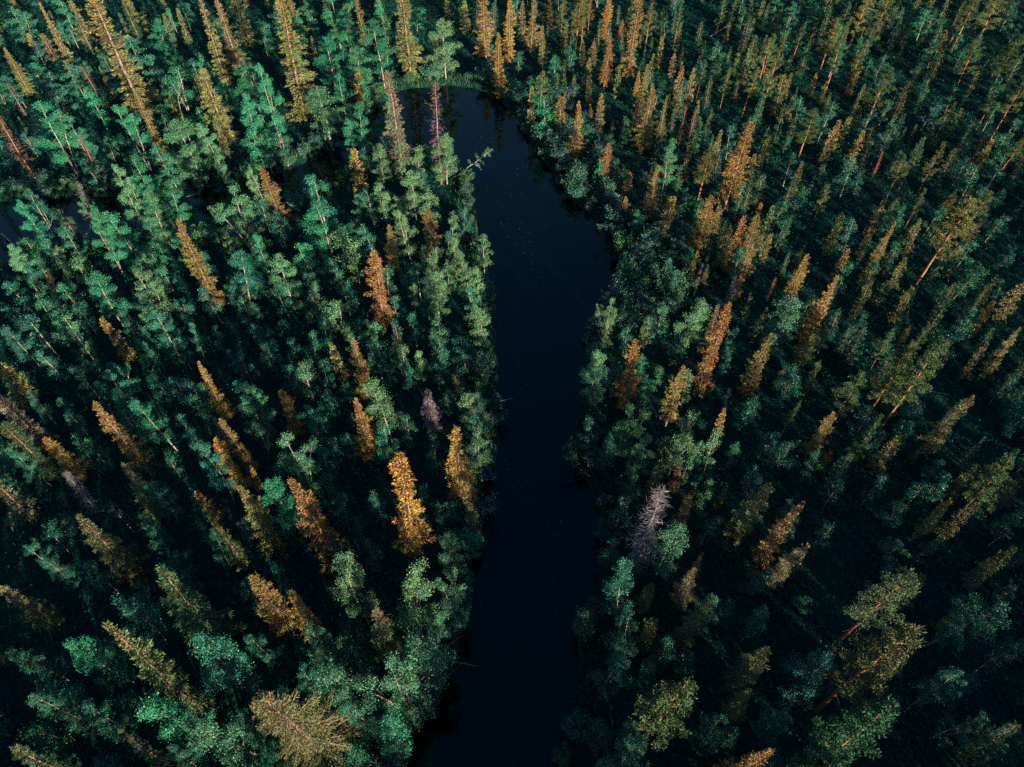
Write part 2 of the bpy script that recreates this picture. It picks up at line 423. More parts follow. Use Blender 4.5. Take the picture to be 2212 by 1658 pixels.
# ------------------------------------------------------------------ things
def tag(o, label=None, cat=None, group=None, kind=None):
    if label: o['label'] = label
    if cat: o['category'] = cat
    if group: o['group'] = group
    if kind: o['kind'] = kind
    return o
def child(name, me, parent, color, kind=None):
    o = bpy.data.objects.new(name, me)
    scene.collection.objects.link(o)
    o.parent = parent
    o.color = (*color, 1)
    if kind: o['kind'] = kind
    return o
THINGS = []
def plant(name, cat, src, loc, rotz, sxy, sz, leafcol, barkcol, twigcol, conecol=None, quat=None, **info):
    e = bpy.data.objects.new(name, None)
    e.empty_display_size = 0.3
    scene.collection.objects.link(e)
    e.location = loc
    e.rotation_mode = 'QUATERNION'
    q = Quaternion((0, 0, 1), rotz)
    e.rotation_quaternion = (quat @ q) if quat is not None else q
    e.scale = (sxy, sxy, sz)
    e['category'] = cat
    host = e
    if 'trunk' in src:
        host = child('trunk', src['trunk'], e, barkcol)
    if 'branches' in src:
        child('stems' if 'trunk' not in src else 'branches', src['branches'], host, twigcol, 'stuff')
    if 'crown' in src:
        c = child('crown', src['crown'], e, leafcol)
        if 'cones' in src and conecol is not None:
            child('cones', src['cones'], c, conecol, 'stuff')
    info.update(obj=e, name=name, cat=cat)
    THINGS.append(info)
    return e

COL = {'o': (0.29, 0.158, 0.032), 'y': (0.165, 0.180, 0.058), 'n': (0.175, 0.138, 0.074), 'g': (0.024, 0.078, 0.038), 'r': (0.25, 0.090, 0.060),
       't': (0.009, 0.150, 0.086), 'p': (0.078, 0.185, 0.088), 'd': (0.010, 0.102, 0.080), 'k': (0.150, 0.135, 0.160)}  # birch p and d put part of the lit and shaded look into colour
PCOL = {'o': (0.13, 0.110, 0.034), 'y': (0.085, 0.122, 0.042), 'n': (0.10, 0.09, 0.045), 'g': (0.020, 0.090, 0.046), 'r': (0.16, 0.08, 0.035)}
CWORD = {'o': 'orange-tinted', 'y': 'olive-yellow', 'n': 'brownish', 'g': 'dark green', 'r': 'rust-red', 't': 'emerald green', 'p': 'pale green', 'd': 'blue-green', 'k': 'grey'}
def colour(code, table=None):
    cs = [(table or COL)[c] for c in code]
    w = [1.0] + [0.6] * (len(cs) - 1)
    return tuple(sum(c[i] * k for c, k in zip(cs, w)) / sum(w) for i in range(3))
print('part2', round(_t.time() - _T0, 1))

# ------------------------------------------------------------------ river and ground
WATER_Z = -0.35
WEST = [(860, 1760), (872, 1658), (900, 1565), (950, 1500), (990, 1420), (1008, 1290), (1030, 1180), (1048, 1080), (1072, 1000), (1078, 900), (1066, 780), (1072, 660), (1056, 600), (1042, 520), (1030, 450), (1012, 400), (985, 345), (945, 318), (870, 322), (790, 335), (715, 405), (650, 432), (600, 485), (500, 520), (430, 518), (330, 508), (200, 530), (90, 558), (0, 568), (-300, 600)]
EAST = [(-300, 440), (0, 434), (100, 431), (250, 423), (365, 415), (420, 408), (540, 391), (612, 378), (646, 357), (677, 341), (717, 313), (730, 294), (770, 276), (792, 252), (815, 232), (850, 204), (900, 190), (950, 186), (1010, 190), (1070, 205), (1110, 242), (1150, 312), (1190, 370), (1240, 430), (1310, 490), (1345, 552), (1325, 612), (1290, 680), (1262, 750), (1255, 880), (1240, 950), (1232, 1010), (1296, 1100), (1304, 1220), (1250, 1350), (1238, 1500), (1200, 1658), (1196, 1760)]
poly = [on_level(x, y, WATER_Z).xy for x, y in WEST + EAST]
wpts = [tuple(p) for p in poly]
wpts = [(-6.5, -60.0), (-5.0, -8.0)] + wpts + [(5.0, -6.0), (8.0, -30.0), (9.0, -60.0)]
RP = np.array(wpts)
def smooth_closed(p, it=2):                      # corner cutting, so that the banks curve
    for _ in range(it):
        q = np.roll(p, -1, axis=0)
        p = np.stack([0.75 * p + 0.25 * q, 0.25 * p + 0.75 * q], 1).reshape(-1, 2)
    return p
RP = smooth_closed(RP, 1)
rj = np.random.default_rng(3)
RP = RP + rj.normal(size=RP.shape) * 0.22
RP = smooth_closed(RP, 1)
def river_dist(X, Y):
    """signed distance to the water's edge, positive on land"""
    X = np.atleast_1d(np.asarray(X, float)); Y = np.atleast_1d(np.asarray(Y, float))
    A = RP; D = np.roll(RP, -1, axis=0) - A; DD = (D ** 2).sum(1) + 1e-12
    best = np.empty(X.shape); inside = np.zeros(X.shape, bool)
    for i in range(0, len(X), 4000):
        x = X[i:i + 4000, None]; y = Y[i:i + 4000, None]
        u, v = x - A[:, 0], y - A[:, 1]
        k = np.clip((u * D[:, 0] + v * D[:, 1]) / DD, 0, 1)
        best[i:i + 4000] = np.sqrt(((u - k * D[:, 0]) ** 2 + (v - k * D[:, 1]) ** 2).min(1))
        c = (A[:, 1] > y) != (A[:, 1] + D[:, 1] > y)
        xs = D[:, 0] * v / np.where(D[:, 1] == 0, 1e-12, D[:, 1]) + A[:, 0]
        inside[i:i + 4000] = (c & (x < xs)).sum(1) % 2 == 1
    return np.where(inside, -best, best)
def sstep(x): 
    x = np.clip(x, 0, 1); return x * x * (3 - 2 * x)
def ground_z(X, Y, d=None):
    X = np.atleast_1d(np.asarray(X, float)); Y = np.atleast_1d(np.asarray(Y, float))
    if d is None: d = river_dist(X, Y)
    hum = 0.10 * np.sin(X * 0.9 + 1.3 * np.sin(Y * 0.5)) * np.cos(Y * 1.1 + 0.8 * np.sin(X * 0.7)) + 0.06 * np.sin(X * 2.7 + Y * 1.9) * np.sin(Y * 2.3 - X)
    z = np.where(d > 0, WATER_Z + 0.40 * sstep(d / 1.0) + hum * sstep(d / 2.5), WATER_Z - 1.3 * sstep(-d / 2.0))
    return z

gx = np.arange(-110, 110.01, 0.8); gy = np.arange(-60, 150.01, 0.8)
GX, GY = np.meshgrid(gx, gy)
GD = river_dist(GX.ravel(), GY.ravel())
GZ = ground_z(GX.ravel(), GY.ravel(), GD)
nx, ny = len(gx), len(gy)
verts = np.column_stack([GX.ravel(), GY.ravel(), GZ])
ii, jj = np.meshgrid(np.arange(ny - 1), np.arange(nx - 1), indexing='ij')
a = ii * nx + jj
faces = np.stack([a, a + 1, a + 1 + nx, a + nx], -1).reshape(-1, 4)
# outer rim out to the horizon
gm = MB(); gm.v.append(verts.astype(np.float32)); gm.f.append(faces.astype(np.int32)); gm.t.append(np.full(len(faces), 0.5, np.float32)); gm.h.append(np.full(len(faces), 0.5, np.float32)); gm.n = len(verts)
x0, x1, y0, y1 = gx[0], gx[-1], gy[0], gy[-1]; F = 2500.0
for q in ([(x0, y0), (x0, y1), (-F, F), (-F, -F)], [(x1, y1), (x1, y0), (F, -F), (F, F)], [(x0, y1), (x1, y1), (F, F), (-F, F)], [(x1, y0), (x0, y0), (-F, -F), (F, -F)]):
    gm.quads([[(p[0], p[1], 0.0) for p in q][::-1]], [0.5])
ground = bpy.data.objects.new('ground', gm.mesh('ground', M_GROUND, True))
scene.collection.objects.link(ground)
tag(ground, 'dark mossy forest floor with hummocks and low river banks', 'ground', kind='structure')
# water: one flat sheet that runs under the banks
import bmesh
bm = bmesh.new()
wv = [bm.verts.new((x, y, WATER_Z)) for x, y in ((-110, -60), (110, -60), (110, 150), (-110, 150))]
bm.faces.new(wv)
wm = bpy.data.meshes.new('water'); bm.to_mesh(wm); bm.free(); wm.materials.append(M_WATER)
water = bpy.data.objects.new('water', wm); scene.collection.objects.link(water)
tag(water, 'still dark blue river bending through the forest', 'river', kind='structure')

# ------------------------------------------------------------------ trees, read off the photograph: kind, tip x, tip y, foot y, crown width, colour
# kinds: S spruce, P pine, B birch, D dead spruce; numbers in 2.211 x photo pixels from the corner (ox, oy)
TABLE = {
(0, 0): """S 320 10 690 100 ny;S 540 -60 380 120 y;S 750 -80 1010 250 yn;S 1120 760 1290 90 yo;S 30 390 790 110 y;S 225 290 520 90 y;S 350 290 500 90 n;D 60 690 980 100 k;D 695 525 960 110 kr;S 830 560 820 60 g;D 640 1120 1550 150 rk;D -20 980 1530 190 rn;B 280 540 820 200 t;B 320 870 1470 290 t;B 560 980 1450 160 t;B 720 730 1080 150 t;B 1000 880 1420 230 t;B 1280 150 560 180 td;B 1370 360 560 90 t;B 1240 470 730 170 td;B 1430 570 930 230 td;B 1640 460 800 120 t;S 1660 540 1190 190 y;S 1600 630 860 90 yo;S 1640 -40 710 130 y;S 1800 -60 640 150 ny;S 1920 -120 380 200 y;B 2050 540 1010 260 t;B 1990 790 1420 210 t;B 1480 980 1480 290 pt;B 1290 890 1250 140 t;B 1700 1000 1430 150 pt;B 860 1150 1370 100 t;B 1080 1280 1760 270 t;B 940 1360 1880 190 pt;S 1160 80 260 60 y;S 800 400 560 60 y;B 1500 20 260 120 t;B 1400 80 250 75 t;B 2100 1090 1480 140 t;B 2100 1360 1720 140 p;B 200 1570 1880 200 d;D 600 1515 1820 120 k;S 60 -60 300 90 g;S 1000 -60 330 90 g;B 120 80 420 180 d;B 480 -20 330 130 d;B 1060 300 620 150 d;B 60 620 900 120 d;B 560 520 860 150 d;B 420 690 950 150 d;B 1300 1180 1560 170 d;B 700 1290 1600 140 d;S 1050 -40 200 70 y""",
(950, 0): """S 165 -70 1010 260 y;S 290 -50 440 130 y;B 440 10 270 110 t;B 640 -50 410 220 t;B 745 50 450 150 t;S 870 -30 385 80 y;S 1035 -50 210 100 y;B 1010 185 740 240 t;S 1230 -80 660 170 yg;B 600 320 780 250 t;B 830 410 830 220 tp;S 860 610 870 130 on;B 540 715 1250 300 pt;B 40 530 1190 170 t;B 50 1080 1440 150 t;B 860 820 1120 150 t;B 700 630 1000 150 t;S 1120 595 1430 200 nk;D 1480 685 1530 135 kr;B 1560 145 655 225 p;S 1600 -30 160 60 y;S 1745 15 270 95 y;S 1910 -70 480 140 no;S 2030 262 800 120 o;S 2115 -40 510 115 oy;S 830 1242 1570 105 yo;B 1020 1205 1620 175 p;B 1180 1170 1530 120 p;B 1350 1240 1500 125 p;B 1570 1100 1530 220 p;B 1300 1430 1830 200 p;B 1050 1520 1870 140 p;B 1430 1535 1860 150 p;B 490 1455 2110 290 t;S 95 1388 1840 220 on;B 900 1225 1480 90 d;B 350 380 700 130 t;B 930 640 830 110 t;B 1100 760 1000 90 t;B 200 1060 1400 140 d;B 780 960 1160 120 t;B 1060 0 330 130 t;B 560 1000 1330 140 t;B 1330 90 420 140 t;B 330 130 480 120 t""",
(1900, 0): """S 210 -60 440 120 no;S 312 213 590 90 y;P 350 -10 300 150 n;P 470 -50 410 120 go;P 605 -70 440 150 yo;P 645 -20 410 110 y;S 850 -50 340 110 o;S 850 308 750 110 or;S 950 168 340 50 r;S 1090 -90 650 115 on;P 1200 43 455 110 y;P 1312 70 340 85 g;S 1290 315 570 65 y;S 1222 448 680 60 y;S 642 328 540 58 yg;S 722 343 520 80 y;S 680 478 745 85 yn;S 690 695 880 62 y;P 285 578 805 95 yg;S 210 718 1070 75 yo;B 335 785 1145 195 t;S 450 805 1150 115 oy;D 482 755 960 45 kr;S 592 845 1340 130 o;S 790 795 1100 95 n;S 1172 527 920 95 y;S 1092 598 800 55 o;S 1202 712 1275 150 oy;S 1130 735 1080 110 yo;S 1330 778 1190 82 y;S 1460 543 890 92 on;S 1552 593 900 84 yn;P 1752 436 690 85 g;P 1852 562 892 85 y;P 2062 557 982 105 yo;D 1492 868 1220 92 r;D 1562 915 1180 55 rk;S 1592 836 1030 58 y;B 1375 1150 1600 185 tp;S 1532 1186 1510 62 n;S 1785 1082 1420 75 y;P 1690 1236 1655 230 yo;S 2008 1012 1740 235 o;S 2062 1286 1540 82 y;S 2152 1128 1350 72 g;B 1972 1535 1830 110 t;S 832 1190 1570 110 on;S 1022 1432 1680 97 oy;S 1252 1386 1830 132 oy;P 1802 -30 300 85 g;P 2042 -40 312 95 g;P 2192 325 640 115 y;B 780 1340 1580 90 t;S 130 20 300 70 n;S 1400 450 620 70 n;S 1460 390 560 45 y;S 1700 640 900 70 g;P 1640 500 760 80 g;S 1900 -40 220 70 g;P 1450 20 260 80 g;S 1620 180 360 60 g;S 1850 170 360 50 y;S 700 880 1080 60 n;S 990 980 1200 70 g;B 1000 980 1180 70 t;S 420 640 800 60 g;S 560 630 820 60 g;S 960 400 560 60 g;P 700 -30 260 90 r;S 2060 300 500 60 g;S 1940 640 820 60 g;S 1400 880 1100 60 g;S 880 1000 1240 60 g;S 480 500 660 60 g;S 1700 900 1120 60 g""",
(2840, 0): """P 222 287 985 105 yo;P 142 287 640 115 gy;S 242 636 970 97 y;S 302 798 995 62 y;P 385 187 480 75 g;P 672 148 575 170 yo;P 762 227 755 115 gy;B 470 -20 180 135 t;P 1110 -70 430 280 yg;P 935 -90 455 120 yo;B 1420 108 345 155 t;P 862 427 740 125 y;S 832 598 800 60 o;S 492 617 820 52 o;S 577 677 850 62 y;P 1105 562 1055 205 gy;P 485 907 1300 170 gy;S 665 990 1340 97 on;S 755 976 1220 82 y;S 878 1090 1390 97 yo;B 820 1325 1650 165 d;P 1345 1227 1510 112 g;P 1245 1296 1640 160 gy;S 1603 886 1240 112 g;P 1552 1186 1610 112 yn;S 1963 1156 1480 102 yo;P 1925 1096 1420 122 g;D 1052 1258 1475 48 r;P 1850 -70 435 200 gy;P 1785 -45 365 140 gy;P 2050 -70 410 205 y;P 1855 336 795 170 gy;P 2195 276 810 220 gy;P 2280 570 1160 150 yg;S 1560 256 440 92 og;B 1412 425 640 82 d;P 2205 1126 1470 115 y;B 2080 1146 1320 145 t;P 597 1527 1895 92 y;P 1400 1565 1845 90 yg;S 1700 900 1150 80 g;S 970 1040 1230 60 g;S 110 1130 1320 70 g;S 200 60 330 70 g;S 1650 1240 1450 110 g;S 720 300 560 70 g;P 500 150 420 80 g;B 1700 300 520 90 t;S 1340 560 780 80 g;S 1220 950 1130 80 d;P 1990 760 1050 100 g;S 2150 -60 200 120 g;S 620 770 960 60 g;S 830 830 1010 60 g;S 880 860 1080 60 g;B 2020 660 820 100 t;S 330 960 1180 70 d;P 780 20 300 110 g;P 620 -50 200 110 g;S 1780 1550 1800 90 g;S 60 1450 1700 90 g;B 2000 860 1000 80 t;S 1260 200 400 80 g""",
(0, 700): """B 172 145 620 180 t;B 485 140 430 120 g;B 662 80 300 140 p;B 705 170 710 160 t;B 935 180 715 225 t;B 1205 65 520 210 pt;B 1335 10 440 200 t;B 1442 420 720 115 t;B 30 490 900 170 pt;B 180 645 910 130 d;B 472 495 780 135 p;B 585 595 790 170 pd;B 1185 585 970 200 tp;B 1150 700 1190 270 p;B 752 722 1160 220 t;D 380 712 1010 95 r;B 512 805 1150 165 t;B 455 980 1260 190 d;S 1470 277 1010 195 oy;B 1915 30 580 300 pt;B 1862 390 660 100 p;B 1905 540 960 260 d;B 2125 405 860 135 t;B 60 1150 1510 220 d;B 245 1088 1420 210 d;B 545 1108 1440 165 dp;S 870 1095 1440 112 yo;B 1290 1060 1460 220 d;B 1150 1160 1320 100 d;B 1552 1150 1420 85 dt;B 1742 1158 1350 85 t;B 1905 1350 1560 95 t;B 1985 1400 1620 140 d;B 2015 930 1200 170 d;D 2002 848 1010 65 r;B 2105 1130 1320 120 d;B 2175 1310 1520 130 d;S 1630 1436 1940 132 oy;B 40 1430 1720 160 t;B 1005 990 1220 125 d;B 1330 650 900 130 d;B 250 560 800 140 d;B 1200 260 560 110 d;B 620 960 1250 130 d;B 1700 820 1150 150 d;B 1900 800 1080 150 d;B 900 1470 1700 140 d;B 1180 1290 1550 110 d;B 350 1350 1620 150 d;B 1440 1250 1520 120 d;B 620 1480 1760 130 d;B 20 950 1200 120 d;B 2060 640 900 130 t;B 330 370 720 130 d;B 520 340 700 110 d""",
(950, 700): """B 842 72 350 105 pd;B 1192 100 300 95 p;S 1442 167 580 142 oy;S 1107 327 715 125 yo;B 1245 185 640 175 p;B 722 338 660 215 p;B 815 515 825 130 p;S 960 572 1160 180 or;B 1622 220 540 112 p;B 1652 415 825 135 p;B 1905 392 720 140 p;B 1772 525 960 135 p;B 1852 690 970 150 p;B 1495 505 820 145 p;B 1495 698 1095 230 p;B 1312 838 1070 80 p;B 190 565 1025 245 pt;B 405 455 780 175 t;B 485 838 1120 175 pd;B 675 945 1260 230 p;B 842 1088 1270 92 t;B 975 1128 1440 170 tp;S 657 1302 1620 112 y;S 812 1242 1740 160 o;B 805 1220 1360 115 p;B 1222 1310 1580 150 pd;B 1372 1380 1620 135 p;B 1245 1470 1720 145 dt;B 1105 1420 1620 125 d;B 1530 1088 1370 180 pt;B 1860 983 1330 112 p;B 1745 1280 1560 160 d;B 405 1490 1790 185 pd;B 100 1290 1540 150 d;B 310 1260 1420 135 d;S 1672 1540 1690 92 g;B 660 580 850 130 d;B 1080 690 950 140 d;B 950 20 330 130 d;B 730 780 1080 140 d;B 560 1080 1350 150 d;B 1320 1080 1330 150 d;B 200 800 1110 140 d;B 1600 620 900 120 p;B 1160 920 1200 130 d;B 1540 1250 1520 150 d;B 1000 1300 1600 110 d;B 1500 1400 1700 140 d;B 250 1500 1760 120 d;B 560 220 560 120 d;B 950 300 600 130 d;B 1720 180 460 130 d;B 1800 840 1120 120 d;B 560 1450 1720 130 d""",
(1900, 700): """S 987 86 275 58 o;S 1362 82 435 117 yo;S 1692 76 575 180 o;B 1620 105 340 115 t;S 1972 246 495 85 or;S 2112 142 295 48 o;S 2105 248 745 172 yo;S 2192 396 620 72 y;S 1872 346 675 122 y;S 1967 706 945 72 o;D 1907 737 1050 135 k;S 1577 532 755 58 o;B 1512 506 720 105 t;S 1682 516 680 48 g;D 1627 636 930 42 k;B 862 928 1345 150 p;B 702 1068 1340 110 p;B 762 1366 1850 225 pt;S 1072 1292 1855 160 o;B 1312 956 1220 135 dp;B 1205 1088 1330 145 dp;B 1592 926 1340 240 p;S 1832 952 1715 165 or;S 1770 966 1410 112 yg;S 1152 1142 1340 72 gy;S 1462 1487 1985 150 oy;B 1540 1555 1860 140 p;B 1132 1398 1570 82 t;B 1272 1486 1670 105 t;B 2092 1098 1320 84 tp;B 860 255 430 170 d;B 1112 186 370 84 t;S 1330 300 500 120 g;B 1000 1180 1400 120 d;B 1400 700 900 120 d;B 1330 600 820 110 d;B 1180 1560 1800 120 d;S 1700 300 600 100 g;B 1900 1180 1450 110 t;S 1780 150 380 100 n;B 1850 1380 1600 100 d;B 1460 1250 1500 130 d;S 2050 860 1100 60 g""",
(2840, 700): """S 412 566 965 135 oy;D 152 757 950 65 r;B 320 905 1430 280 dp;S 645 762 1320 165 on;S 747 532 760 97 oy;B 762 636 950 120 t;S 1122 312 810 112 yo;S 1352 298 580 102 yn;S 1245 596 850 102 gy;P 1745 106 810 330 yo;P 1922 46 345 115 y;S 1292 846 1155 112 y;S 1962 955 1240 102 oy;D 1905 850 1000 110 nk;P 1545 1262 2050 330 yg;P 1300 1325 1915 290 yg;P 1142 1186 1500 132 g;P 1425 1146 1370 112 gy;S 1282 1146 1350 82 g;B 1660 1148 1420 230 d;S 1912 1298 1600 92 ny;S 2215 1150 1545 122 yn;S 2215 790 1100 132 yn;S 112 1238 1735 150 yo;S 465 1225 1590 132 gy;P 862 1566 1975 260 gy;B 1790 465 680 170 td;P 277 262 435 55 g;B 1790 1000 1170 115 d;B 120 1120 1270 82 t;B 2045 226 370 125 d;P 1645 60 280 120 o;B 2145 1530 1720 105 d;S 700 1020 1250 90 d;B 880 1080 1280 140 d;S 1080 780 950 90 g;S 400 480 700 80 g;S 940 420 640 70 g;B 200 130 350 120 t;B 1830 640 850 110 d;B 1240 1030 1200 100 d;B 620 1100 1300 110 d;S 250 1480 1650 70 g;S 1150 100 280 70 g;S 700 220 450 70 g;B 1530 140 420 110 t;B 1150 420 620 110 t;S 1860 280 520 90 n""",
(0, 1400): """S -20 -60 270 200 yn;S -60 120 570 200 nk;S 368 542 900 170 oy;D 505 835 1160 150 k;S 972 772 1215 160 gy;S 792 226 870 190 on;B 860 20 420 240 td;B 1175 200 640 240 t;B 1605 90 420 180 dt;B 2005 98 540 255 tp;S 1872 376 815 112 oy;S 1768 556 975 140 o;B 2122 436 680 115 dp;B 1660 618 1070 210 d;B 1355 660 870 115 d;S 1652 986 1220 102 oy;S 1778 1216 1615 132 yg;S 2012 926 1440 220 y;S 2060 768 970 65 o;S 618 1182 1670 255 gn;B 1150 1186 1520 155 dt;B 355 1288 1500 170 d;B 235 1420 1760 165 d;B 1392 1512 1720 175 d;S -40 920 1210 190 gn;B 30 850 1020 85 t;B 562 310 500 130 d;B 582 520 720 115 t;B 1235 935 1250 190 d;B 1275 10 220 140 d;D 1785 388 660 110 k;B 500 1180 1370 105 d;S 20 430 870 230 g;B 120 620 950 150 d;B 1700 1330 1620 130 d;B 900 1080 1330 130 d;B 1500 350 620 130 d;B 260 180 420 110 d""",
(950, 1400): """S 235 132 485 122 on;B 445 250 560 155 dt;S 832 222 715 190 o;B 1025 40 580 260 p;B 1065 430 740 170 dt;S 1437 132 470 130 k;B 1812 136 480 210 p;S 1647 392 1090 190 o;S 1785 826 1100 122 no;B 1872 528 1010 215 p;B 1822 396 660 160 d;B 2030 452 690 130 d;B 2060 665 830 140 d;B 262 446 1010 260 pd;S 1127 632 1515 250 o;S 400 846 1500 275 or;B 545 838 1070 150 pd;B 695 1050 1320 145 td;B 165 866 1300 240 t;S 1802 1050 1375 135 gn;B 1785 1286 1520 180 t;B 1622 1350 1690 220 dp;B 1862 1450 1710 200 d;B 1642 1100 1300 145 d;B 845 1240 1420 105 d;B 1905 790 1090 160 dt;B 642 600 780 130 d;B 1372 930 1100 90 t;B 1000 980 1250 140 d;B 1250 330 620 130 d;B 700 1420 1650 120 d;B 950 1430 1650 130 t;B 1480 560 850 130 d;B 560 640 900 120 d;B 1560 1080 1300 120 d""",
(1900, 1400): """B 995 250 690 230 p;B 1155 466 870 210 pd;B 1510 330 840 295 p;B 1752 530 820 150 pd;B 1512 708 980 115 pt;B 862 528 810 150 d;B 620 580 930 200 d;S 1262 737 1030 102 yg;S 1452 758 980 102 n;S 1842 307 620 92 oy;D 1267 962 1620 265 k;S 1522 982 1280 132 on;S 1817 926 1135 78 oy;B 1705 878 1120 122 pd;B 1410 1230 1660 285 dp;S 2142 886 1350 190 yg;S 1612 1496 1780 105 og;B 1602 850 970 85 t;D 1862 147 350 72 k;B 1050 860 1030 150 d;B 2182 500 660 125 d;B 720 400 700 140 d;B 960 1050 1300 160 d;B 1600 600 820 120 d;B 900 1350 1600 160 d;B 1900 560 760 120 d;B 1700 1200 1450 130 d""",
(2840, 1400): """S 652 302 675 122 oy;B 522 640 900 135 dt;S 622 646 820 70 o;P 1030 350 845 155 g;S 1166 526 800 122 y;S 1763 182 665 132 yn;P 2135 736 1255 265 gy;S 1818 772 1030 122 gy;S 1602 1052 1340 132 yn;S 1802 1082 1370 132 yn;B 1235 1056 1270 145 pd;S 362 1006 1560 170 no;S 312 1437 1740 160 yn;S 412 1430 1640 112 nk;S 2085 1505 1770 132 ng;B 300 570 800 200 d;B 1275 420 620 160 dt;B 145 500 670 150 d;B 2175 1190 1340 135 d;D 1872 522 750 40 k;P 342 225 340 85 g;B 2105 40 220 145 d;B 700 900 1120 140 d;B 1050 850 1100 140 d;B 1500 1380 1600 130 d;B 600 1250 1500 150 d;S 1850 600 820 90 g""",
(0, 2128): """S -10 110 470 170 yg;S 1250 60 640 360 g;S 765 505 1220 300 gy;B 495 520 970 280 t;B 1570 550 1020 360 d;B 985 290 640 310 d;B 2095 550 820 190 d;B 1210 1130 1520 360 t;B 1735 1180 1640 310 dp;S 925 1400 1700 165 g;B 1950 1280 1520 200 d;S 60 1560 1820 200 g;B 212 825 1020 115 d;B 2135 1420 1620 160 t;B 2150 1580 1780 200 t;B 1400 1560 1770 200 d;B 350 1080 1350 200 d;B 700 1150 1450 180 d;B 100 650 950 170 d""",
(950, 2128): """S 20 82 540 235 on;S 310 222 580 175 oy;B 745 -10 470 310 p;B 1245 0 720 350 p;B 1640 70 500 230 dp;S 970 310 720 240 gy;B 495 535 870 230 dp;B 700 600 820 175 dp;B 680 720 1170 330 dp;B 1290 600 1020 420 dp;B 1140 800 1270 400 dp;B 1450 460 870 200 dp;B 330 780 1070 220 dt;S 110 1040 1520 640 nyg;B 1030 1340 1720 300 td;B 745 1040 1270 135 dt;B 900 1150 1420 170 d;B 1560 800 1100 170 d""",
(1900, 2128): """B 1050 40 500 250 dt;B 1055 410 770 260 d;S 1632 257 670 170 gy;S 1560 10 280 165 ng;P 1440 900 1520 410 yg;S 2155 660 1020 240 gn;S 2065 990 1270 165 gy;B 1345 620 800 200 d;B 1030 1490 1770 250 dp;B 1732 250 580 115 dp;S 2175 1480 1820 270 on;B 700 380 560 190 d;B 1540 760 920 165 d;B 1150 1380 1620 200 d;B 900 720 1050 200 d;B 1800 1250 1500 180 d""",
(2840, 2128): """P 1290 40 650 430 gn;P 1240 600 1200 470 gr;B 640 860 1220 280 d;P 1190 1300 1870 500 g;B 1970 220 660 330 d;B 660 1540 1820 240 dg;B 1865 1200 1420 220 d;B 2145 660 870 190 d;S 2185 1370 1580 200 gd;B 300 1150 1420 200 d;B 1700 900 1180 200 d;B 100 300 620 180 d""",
}
NADIR = (1106.0, NADIR_Y)
fwd = Vector((0, math.sin(PITCH), -math.cos(PITCH)))
KIND = {'S': ('spruce_tree', 'spruce'), 'P': ('pine_tree', 'pine'), 'B': ('birch_tree', 'birch'), 'D': ('dead_spruce', 'dead spruce')}
BASES = []
SCALE = 0.45233 / 1.736
tr_rng = random.Random(5)
def region_words(x, y):
    """which stretch of bank the foot stands on"""
    px = x
    d = float(river_dist(x, y)[0])
    return d
